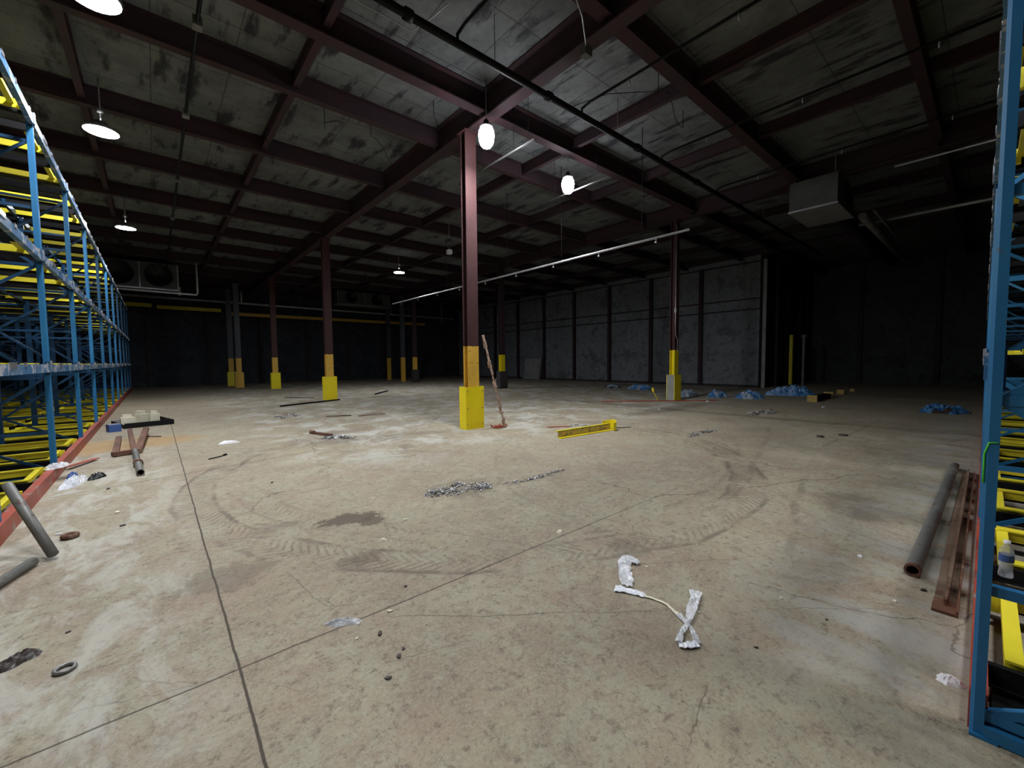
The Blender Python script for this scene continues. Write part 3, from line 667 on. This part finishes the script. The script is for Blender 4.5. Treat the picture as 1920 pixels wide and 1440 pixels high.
# white plastic strip in the foreground (one long torn film)
t = thing('plastic_strip', 'long torn clear and white plastic film strip lying in the foreground', 'plastic film', (0, 0, 0))
ribbon('crumpled_end', '', '', [(2.79, 1.76), (2.80, 1.86), (2.72, 1.84), (2.62, 1.77), (2.52, 1.69), (2.44, 1.63)], [.05, .09, .10, .085, .10, .07], 'clear', wav=.022, part=t)
ribbon('white_band', '', '', [(2.37, 1.68), (2.40, 1.62), (2.43, 1.55), (2.44, 1.49)], [.09, .065, .06, .045], 'bag', wav=.010, part=t)
ribbon('thin_band', '', '', [(2.44, 1.49), (2.46, 1.42), (2.46, 1.34), (2.43, 1.28), (2.41, 1.23)], [.024, .018, .014, .02, .03], 'foam', wav=.006, part=t)
ribbon('looped_end', '', '', [(2.41, 1.24), (2.38, 1.18), (2.35, 1.13), (2.30, 1.085), (2.24, 1.035)], [.035, .03, .022, .03, .045], 'clear', wav=.012, part=t, seed=9)
ribbon('white_fold', '', '', [(2.15, 1.10), (2.18, 1.065), (2.235, 1.035)], [.05, .05, .05], 'bag', wav=.014, part=t, seed=8)
ribbon('crumpled_tail', '', '', [(2.16, 1.105), (2.25, 1.135), (2.34, 1.15), (2.41, 1.17), (2.52, 1.205), (2.63, 1.24), (2.74, 1.285)], [.04, .03, .028, .04, .06, .055, .085], 'clear', wav=.02, part=t, seed=6)
crumple('plastic_film', 'crumpled clear plastic film lying on the floor joint in front', 'plastic film', .81, 2.565, .125, .055, .03, 'clear', rz=-.58, seed=3)
crumple('paper_scrap', 'white folded paper scrap on the floor left of centre', 'paper', 1.07, 10.0, .22, .09, .07, 'white', rz=-.2, seed=5, n=8)
crumple('paper_scrap', 'torn white paper touching the foot of the right rack post', 'paper', 2.905, .095, .075, .05, .03, 'white', rz=-.9, seed=6, n=9)
crumple('paper_scrap', 'small pale scrap behind the foreground plastic strip', 'paper', 2.8, 2.59, .045, .04, .03, 'foam', seed=7, n=6)
crumple('paper_scrap', 'small cream scrap on the floor middle left of the foreground', 'paper', 1.49, 3.53, .05, .04, .03, 'foam', seed=8, n=6)
# red debris and leaning plank at the nearest column
b = MB(); a, e = Vector((6.30, 7.62, .02)), Vector((5.985, 8.02, 2.22))
for k in range(14):
    p0 = a.lerp(e, k/14); p1 = a.lerp(e, (k+1)/14); w = .085+.02*math.sin(k*2.3)
    j = Vector((.012*math.sin(k*1.9), .01*math.cos(k*2.7), 0))
    b.bar(p0+j, p1+j*.3, w, .035, M['wood'])
for k in range(7):
    p = a.lerp(e, .06+.07*k); b.bar(p, p+Vector((.06, .0, .09)), .008, .012, M['wood'])
tag(b.build('wood_plank'), 'splintered wooden plank leaning on the nearest column', 'plank')
b = MB(); rn = random.Random(5)
for k in range(26):
    x, y = rn.uniform(6.02, 6.38), rn.uniform(7.62, 7.85); b.bar((x, y, .015), (x+rn.uniform(-.12, .14), y+rn.uniform(-.05, .05), .02+rn.uniform(0, .06)), .03, .02, M['red'])
tag(b.build('debris_pile'), 'rusty red scraps piled at the foot of the leaning plank', 'debris', kind='stuff')
# fallen yellow beam guard
t = thing('fallen_beam', 'fallen yellow steel post with curled flange lying right of nearest column', 'steel post', (6.22, 5.80, 0), math.atan2(-.12, 1.78))
t.rotation_euler = (0, 0, math.atan2(5.70-5.80, 7.85-6.22))
b = MB(); L = 1.62
b.box(0, L, .0, .02, .02, .15, M['tan']); b.box(0, L, -.085, .0, .0, .022, M['guard']); b.box(0, L, .0, .08, .13, .15, M['yellow']); b.build('channel', t)
for k in range(5):
    b = MB(); mt = Matrix.Rotation(PI/2, 4, 'X'); b.lathe([(.032, 0), (.032, .006), (.016, .006), (.016, -.001)], (.16+k*.33, -.001, .09), M['stripe'], 14, mt); b.build('bolt_hole_ring', t)
b = MB(); n = 18
def cf(a): return Vector((L-.03+.17*math.cos(a), .03+.17*math.sin(a), 0))
for k in range(n):
    a0, a1 = -1.75+3.3*k/n, -1.75+3.3*(k+1)/n
    h0, h1 = .235-.05*abs(math.sin(a0)), .235-.05*abs(math.sin(a1))
    p, q_ = cf(a0), cf(a1); r0_, r1_ = Vector((math.cos(a0), math.sin(a0), 0))*.014, Vector((math.cos(a1), math.sin(a1), 0))*.014
    b.raw([p, q_, q_+r1_, p+r0_, p+Vector((0, 0, h0)), q_+Vector((0, 0, h1)), q_+r1_+Vector((0, 0, h1)), p+r0_+Vector((0, 0, h0))], [(3,2,1,0),(4,5,6,7),(0,1,5,4),(1,2,6,5),(2,3,7,6),(3,0,4,7)], M['guard'])
b.build('curled_flange', t)
b = MB(); b.bar((L+.2, .0, .03), (L+.62, -.1, .012), .02, .012, M['black']); b.build('bent_rod', t)

# pipe and channel beside the right rack
t = thing('steel_pipe', 'long hollow galvanised steel pipe lying along the right rack', 'pipe', (0, 0, 0))
b = MB(); b.hollow((4.15, .345, .046), (8.6, .335, .046), .046, .034, M['pipe_grey'], M['rust']); b.build('tube', t)
b = MB(); b.hollow((4.12, .3455, .046), (4.16, .3445, .046), .048, .034, M['rust'], M['rust']); b.build('rusty_rim', t)
t = thing('steel_channel', 'rusty brown steel channel lying between pipe and right rack', 'steel channel', (0, 0, 0))
b = MB(); a, e = Vector((3.66, .155, 0)), Vector((8.4, .195, 0)); d = (e-a).normalized(); r = Vector((-d.y, d.x, 0))
b.bar(a+Vector((0, 0, .006)), e+Vector((0, 0, .006)), .115, .012, M['ruststone']); b.bar(a+r*.0+d*.12+Vector((0, 0, .035)), e+Vector((0, 0, .035)), .02, .05, M['ruststone'])
b.bar(a-r*.052+Vector((0, 0, .022)), e-r*.052+Vector((0, 0, .022)), .01, .03, M['rust']); b.build('flanges', t)
b = MB(); b.bar(a+d*-.005+Vector((0, 0, .012)), a+d*.17+Vector((0, 0, .016)), .118, .014, M['rust']); b.bar(a+d*.08+Vector((0, 0, .04)), a+d*.30+Vector((0, 0, .045)), .012, .045, M['rust']); b.build('rusted_end', t)
# bottle on the rack cart
t = thing('water_bottle', 'clear plastic water bottle standing inside the right rack', 'bottle', (4.05, -.085, .20))
b = MB(); b.lathe([(0, 0), (.032, 0), (.034, .01), (.030, .05), (.034, .09), (.030, .12), (.034, .15), (.030, .175), (.014, .205), (.014, .215)], (0, 0, 0), M['bottle'], 18); b.build('body', t)
b = MB(); b.lathe([(.0345, .10), (.0345, .145)], (0, 0, 0), M['bluebox'], 18); b.build('wrap', t)
b = MB(); b.lathe([(.016, .212), (.016, .232), (0, .232)], (0, 0, 0), M['white'], 14); b.build('cap', t)
b = MB(); b.box(2.68, 3.05, -.30, -.06, 0, .035, M['black']); b.box(2.66, 3.02, -.34, -.04, .04, .05, M['black']); tag(b.build('rubber_mat'), 'black rubber slab on the floor inside the right rack foot', 'mat')

# left rack litter
pipe('steel_pipe', 'grey steel pipe leaning from the floor against the left rack', [(-.70, 5.02, .04), (-1.02, 5.60, .56)], .036, 'pipe_grey', 'pipe')
pipe('steel_pipe', 'grey steel pipe stub lying on floor at lower left edge', [(-1.04, 4.28, .036), (-.80, 4.96, .036)], .036, 'pipe_grey', 'pipe')
def ring(name, label, x, y, R, r, m, rz=0):
    b = MB(); n, k = 22, 8; vs, fs = [], []
    for i in range(n):
        for j in range(k):
            a, c = 2*PI*i/n, 2*PI*j/k; vs.append(((R+r*math.cos(c))*math.cos(a), (R+r*math.cos(c))*math.sin(a), r+r*math.sin(c)))
    for i in range(n):
        for j in range(k): fs.append((i*k+j, ((i+1) % n)*k+j, ((i+1) % n)*k+(j+1) % k, i*k+(j+1) % k))
    b.raw(vs, fs, M[m], True); return tag(b.build(name, None, (x, y, 0)), label, 'ring')
ring('metal_ring', 'dark rusty metal ring lying near the leaning grey pipe', -.66, 5.54, .045, .022, 'rust')
ring('metal_washer', 'flat grey washer lying on the floor at lower left', -.425, 3.13, .038, .010, 'grey_steel')
crumple('crushed_can', 'crushed dark scrap of sheet metal at the lower left edge', 'scrap metal', -.63, 3.40, .12, .07, .05, 'shard_d', rz=.6, seed=11, n=12, m2='grey_steel')
crumple('plastic_bag', 'white plastic bag draped on the floor beside the red rack rail', 'plastic bag', -.885, 7.98, .36, .10, .14, 'bag', rz=1.25, seed=12, n=22)
crumple('plastic_bag', 'clear plastic film draped over the red rack rail', 'plastic bag', -1.10, 8.55, .26, .14, .07, 'clear', rz=1.2, seed=13, n=22, z=.172)
crumple('black_bag', 'crumpled black plastic bag right of the white bag', 'plastic bag', -.68, 8.25, .17, .085, .10, 'blackbag', rz=1.1, seed=14, n=16)
crumple('blue_bag', 'small crumpled blue bag between the red rail and white bag', 'plastic bag', -.955, 8.52, .13, .07, .10, 'bluebox', rz=1.2, seed=15, n=12)
b = MB(); b.bar((-1.07, 9.20, .05), (-.80, 9.82, .03), .08, .012, M['red']); tag(b.build('metal_strip'), 'short red metal strip sticking out from under the rack rail', 'metal strip')
t = thing('broken_bracket', 'rusty forked pipe bracket with open end lying by left rack', 'pipe bracket', (0, 0, 0))
b = MB(); b.hollow((-.215, 7.96, .05), (-.33, 10.05, .05), .045, .036, M['pipe_grey'], M['rust']); b.hollow((-.255, 8.70, .05), (-.262, 8.82, .05), .062, .045, M['rust'], M['rust']); b.build('tube', t)
b = MB(); b.bar((-.62, 9.92, .05), (-.24, 10.05, .05), .10, .07, M['rust']); b.build('cross_plate', t)
b = MB(); b.bar((-.58, 10.0, .06), (-.64, 12.2, .05), .09, .05, M['rust']); b.build('prong', t)
b = MB(); b.bar((-.34, 10.1, .06), (-.50, 13.2, .08), .08, .05, M['rust']); b.build('prong', t)
b = MB(); b.bar((-.28, 10.1, .06), (-.20, 12.6, .14), .10, .06, M['rust']); b.bar((-.25, 12.0, .04), (.05, 11.9, .02), .03, .02, M['rust']); b.build('prong', t)
# tray with foam blocks and blue box
t = thing('metal_tray', 'shallow black metal tray lying on floor beside left rack', 'tray', (-.30, 14.85, 0), math.radians(13))
b = MB()
w, d = .98, 1.35
b.box(-w/2, w/2, -d/2, d/2, 0, .012, M['grey_steel']); b.box(-w/2, w/2, -d/2-.012, -d/2, 0, .13, M['black']); b.box(-w/2, w/2, d/2, d/2+.012, 0, .10, M['galv']); b.box(w/2, w/2+.012, -d/2, d/2, 0, .12, M['black']); b.box(-w/2-.012, -w/2, -d/2, d/2, 0, .10, M['black'])
b.build('pan', t)
for k, (x, y, s_, h, a) in enumerate(((-.60, 14.75, .30, .28, .3), (-.33, 14.98, .26, .34, .9), (-.08, 15.22, .24, .30, .5))):
    b = MB(); rn = random.Random(30+k)
    b.prism([(-s_/2, -s_/2*.8), (s_/2, -s_/2*.6), (s_/2*.8, s_/2), (-s_/2*.7, s_/2*.8)], 0, h*.75, M['foam'])
    b.prism([(-s_/2*.7, -s_/2*.5), (s_/2*.6, -s_/2*.4), (s_/2*.4, s_/2*.7), (-s_/2*.5, s_/2*.6)], h*.75, h, M['foam'])
    tag(b.build('foam_block', None, (x, y, .013), (0, 0, a)), ['broken cream foam block, leftmost one in the black tray', 'broken cream foam block, middle one in the black tray', 'broken cream foam block, rightmost one in the black tray'][k], 'foam block', 'foam blocks')
b = MB(); b.box(-.11, .11, -.12, .12, 0, .17, M['bluebox']); b.box(-.10, .10, -.10, .10, .17, .18, M['galv']); tag(b.build('blue_box', None, (-.80, 13.72, 0), (0, 0, .3)), 'small blue box at the left end of the black tray', 'box')
# bars and strips
pipe('steel_bar', 'long dark steel bar lying in front of the second maroon column', [(3.42, 16.98, .03), (5.9, 18.1, .03)], .03, 'black', 'steel bar')
pipe('steel_bar', 'thin angled steel rod lying left of second maroon column base', [(4.5, 21.3, .02), (5.4, 20.0, .02)], .02, 'grey_steel', 'steel bar')
pipe('steel_bar', 'short dark rod on the floor far behind, right of second column', [(8.2, 19.9, .03), (9.6, 21.6, .03)], .035, 'black', 'steel bar')
b = MB(); b.bar((3.8, 12.85, .01), (4.15, 12.72, .01), .2, .016, M['ruststone']); b.bar((4.05, 12.75, .01), (4.42, 12.56, .01), .10, .012, M['black']); tag(b.build('metal_strip'), 'flat olive metal strip on the floor in front of second column', 'metal strip')
b = MB(); b.bar((4.52, 12.27, .012), (5.31, 12.18, .012), .05, .014, M['ruststone']); tag(b.build('metal_strip'), 'thin dark strip on the floor between first and second columns', 'metal strip')
b = MB(); b.tube([(.62, 8.50, .012), (.80, 8.62, .012), (.86, 8.70, .012)], .009, M['black'], 6); b.tube([(.85, 8.69, .012), (.89, 8.73, .012)], .02, M['black'], 6); tag(b.build('bolt'), 'dark bolt lying on the floor right of the long joint', 'bolt')
b = MB(); b.bar((7.05, 6.95, .01), (7.5, 6.65, .01), .07, .01, M['red']); tag(b.build('metal_strip'), 'pinkish red strip on the floor above the fallen yellow post', 'metal strip')
b = MB(); b.tube([(2.66, 9.95, .03), (2.86, 9.35, .03)], .03, M['rust'], 8); b.tube([(2.62, 10.05, .035), (2.66, 9.93, .035)], .045, M['rust'], 8); tag(b.build('steel_bolt'), 'big dark bolt lying at the edge of the left shard pile', 'bolt')
# shard piles (nobody could count them)
def shards(label, x, y, rx, ry, n, seed, rz=0, size=.05, h=.05):
    rn = random.Random(seed); b = MB(); cs, sn = math.cos(rz), math.sin(rz)
    cl = [(rn.uniform(-.7, .7), rn.uniform(-.6, .6), rn.uniform(.18, .5)) for _ in range(7)]
    for k in range(n):
        r, a = rn.random()**.8, rn.uniform(0, 2*PI); q_ = cl[int(rn.random()*7)]; px, py = rx*(q_[0]+q_[2]*r*math.cos(a)), ry*(q_[1]+q_[2]*r*math.sin(a))
        px, py = px*cs-py*sn, px*sn+py*cs
        s_ = size*rn.uniform(.3, 1.15); an = rn.uniform(0, PI); z = .003+h*(1-r)*rn.random()
        d = Vector((math.cos(an), math.sin(an), rn.uniform(-.3, .5)))*s_
        p = Vector((px, py, z)); q = p+d; shade = rn.random()
        if q.z < .002: q.z = .002
        b.bar(p, q, s_*rn.uniform(.25, .6), .004, M['shard_l'] if shade < .42 else (M['pipe_grey'] if shade < .68 else M['shard_d']))
    return tag(b.build('debris_pile', None, (x, y, 0)), label, 'debris', kind='stuff')
shards('pile of broken grey and white shards in the middle of the floor', 2.85, 4.32, .46, .36, 620, 1, .3, .034, .035)
shards('thin trail of pale shards running right of the middle pile', 3.85, 4.04, .62, .085, 200, 2, -.05, .034, .015)
shards('heap of white and grey shards with a dark bolt, left of centre', 2.9, 8.95, .40, .30, 420, 3, -.5, .05, .05)
shards('scattered pale shards left of the second maroon column', 2.9, 13.9, .5, .7, 220, 4, .3, .06, .03)
shards('scattered white shards on the dim floor at right', 13.5, 4.35, .95, .35, 260, 5, -.1, .07, .03)
shards('trail of dark and pale shards right of the fallen yellow post', 8.8, 4.12, .95, .16, 240, 6, -.05, .045, .015)
shards('small chips strewn beside the red strip and fallen post', 7.9, 6.6, .5, .2, 60, 7, -.2, .05, .01)
# loose chips, each its own
chips = [(2.81, 1.70, 'foam', .022, 'tiny pale chip just right of the crumpled end of the plastic strip'), (2.54, 1.17, 'foam', .016, 'tiny pale chip right of the lower plastic loop'),
 (1.29, 2.69, 'shard_d', .02, 'dark chip behind the crumpled clear film'), (1.08, 2.48, 'foam', .024, 'cream chip right of the crumpled clear film by the joint'), (.82, 2.36, 'foam', .014, 'tiny cream crumb below the crumpled clear film'),
 (.94, 2.31, 'shard_d', .03, 'small dark stub right below the crumpled clear film'), (.83, 1.95, 'shard_d', .022, 'dark chip nearest the bottom edge of the picture'), (.94, 2.06, 'shard_d', .026, 'dark chip in the cluster between long joint and plastic strip'),
 (.985, 2.10, 'shard_d', .018, 'smaller dark chip beside its twin, in front of the clear film'), (3.10, .88, 'foam', .018, 'cream chip right of the plastic strip loop'), (3.61, .38, 'foam', .024, 'cream chip in front of the rusty channel end'),
 (3.05, .62, 'shard_d', .016, 'dark chip on the open floor before the right rack'), (4.23, .66, 'white', .035, 'whitish scrap left of the open pipe end'), (3.93, .27, 'shard_d', .03, 'dark scrap lying between pipe end and rusty channel'),
 (10.12, 2.25, 'shard_d', .10, 'dark flake on the dim floor, nearer of two far right'), (10.63, 2.0, 'shard_d', .10, 'dark flake on the dim floor, farther of two far right'), (-.46, 3.57, 'shard_d', .02, 'dark chip on the pale floor above the crushed scrap'),
 (-.37, 6.13, 'foam', .045, 'pale folded chip on the floor behind the rusty ring'), (-.30, 5.60, 'shard_d', .035, 'dark curl on the floor right of the rusty ring'), (1.13, 6.27, 'shard_d', .03, 'dark chip right of the long joint, before the left shard pile'),
 (2.46, .81, 'shard_d', .016, 'dark chip below and right of the plastic loop'), (1.88, 4.71, 'white', .022, 'white chip left of the middle shard pile'), (1.86, 3.85, 'foam', .03, 'pale chip in front of the middle shard pile'),
 (-.52, 7.4, 'shard_d', .035, 'dark chip on the floor in front of the black bag'), (-.75, 5.72, 'white', .035, 'white chip right by the leaning grey pipe'), (12.2, 7.0, 'white', .06, 'white chip left of the right column base'), (15.6, 7.0, 'white', .10, 'bright white lump just right of the right column base'), (16.3, 3.6, 'white', .08, 'white chip in front of the long blue heap')]
rn = random.Random(77)
for k, (x, y, m, s_, lb) in enumerate(chips):
    b = MB(); b.prism([(s_*.9*math.cos(a+rn.uniform(-.3, .3))*rn.uniform(.5, 1), s_*.6*math.sin(a)*rn.uniform(.6, 1)) for a in (0, 1.2, 2.4, 3.6, 5)], 0, s_*.35, M[m])
    tag(b.build('floor_chip', None, (x, y, 0), (0, 0, rn.uniform(0, 6))), lb, 'debris', 'small chips on the floor')
# blue tarps
T = (('blue_tarp', 'low blue plastic heap at foot of grey wall, leftmost of the heaps', 19.9, 14.3, .68, .6, .22, 'tarp_pale', 'shard_d'),
     ('blue_tarp', 'bright blue plastic heap just left of the right column', 19.9, 12.5, .80, .7, .30, 'tarp', 'tarp_pale'),
     ('blue_tarp', 'pale bluish plastic heap immediately right of the right column', 17.6, 8.75, .44, .6, .34, 'tarp_pale', 'tarp_pale'),
     ('blue_tarp', 'low blue and grey plastic heap below the wall corner', 18.0, 7.65, .52, .6, .32, 'tarp', 'tarp_pale'),
     ('blue_tarp', 'ragged blue heap with pale scraps at the right of the heap row', 18.1, 6.45, .62, .6, .38, 'tarp', 'tarp_pale'),
     ('blue_tarp', 'long bright blue plastic heap in front of the dark recess', 20.6, 5.65, 1.15, .45, .48, 'tarp', 'tarp'),
     ('blue_tarp', 'dark blue plastic heap lying near the right rack', 17.2, 1.0, .60, .8, .26, 'tarp', 'shard_d'))
for k, (nm, lb, x, y, rx, ry, h, m, m2) in enumerate(T):
    crumple(nm, lb, 'plastic tarp', x, y, rx, ry, h, m, rz=PI/2 if k != 5 else PI/2+.35, seed=40+k, n=40, m2=m2, group='plastic sheeting heaps')
# yellow post guards lying around
for k, (x, y, rz, s_, lb) in enumerate(((18.3, 4.35, .1, .62, 'yellow end block of black wheel stop beside long blue heap'), (20.5, 4.35, .1, .62, 'second yellow block right of the long blue heap'), (22.9, 4.45, .2, .5, 'dim yellow block near the recess at right'), (24.9, 4.4, .2, .35, 'farthest dim yellow block at right'))):
    b = MB(); b.box(-.3*s_, .3*s_, -.22*s_, .22*s_, 0, .34*s_, M['tan']); b.box(-.31*s_, -.28*s_, -.24*s_, .24*s_, .0, .38*s_, M['tan']); b.box(-.2*s_, .2*s_, -.23*s_, -.22*s_, .08, .2, M['black'])
    tag(b.build('yellow_block', None, (x, y, 0), (0, 0, rz)), lb, 'block', 'yellow blocks')
b = MB(); b.bar((18.52, 4.35, .09), (20.28, 4.35, .09), .24, .18, M['black']); tag(b.build('wheel_stop'), 'black bar lying between the two nearer yellow blocks', 'wheel stop')
b = MB(); b.box(28.3, 28.52, 7.8, 7.96, 0, 2.95, M['yellow']); b.box(28.2, 28.62, 7.75, 8.0, 0, .04, M['black']); tag(b.build('yellow_post'), 'tall slim yellow post standing in the dark recess', 'post')
b = MB(); b.box(28.9, 29.02, 7.35, 7.47, 0, 2.8, M['pipe_grey']); b.box(28.85, 29.07, 7.3, 7.52, 2.8, 2.95, M['pipe_grey']); tag(b.build('grey_post'), 'slim dull grey post standing right of the yellow post', 'post')
b = MB(); b.bar((14.72, 8.50, .02), (14.60, 8.62, .36), .08, .02, M['guard']); b.bar((14.60, 8.62, .36), (14.58, 8.64, .5), .08, .02, M['guard']); tag(b.build('bent_strip'), 'bent yellow strip leaning at the foot of the right column', 'metal strip')
b = MB(); b.bar((12.9, 9.8, .015), (16.2, 6.9, .015), .07, .03, M['red']); tag(b.build('metal_strip'), 'long dull red strip lying at the foot of the right column', 'metal strip')
b = MB(); b.box(-.05, .05, -1.0, 1.0, 0, 1.78, M['panelwhite']); b.box(-.07, -.05, -1.0, -.92, 0, 1.78, M['galv']); b.box(-.07, -.05, .92, 1.0, 0, 1.78, M['galv'])
o = b.build('wall_panel', None, (24.45, 25.95, .01), (0, math.radians(9), 0)); tag(o, 'pale square panel leaning against the far part of grey wall', 'panel')
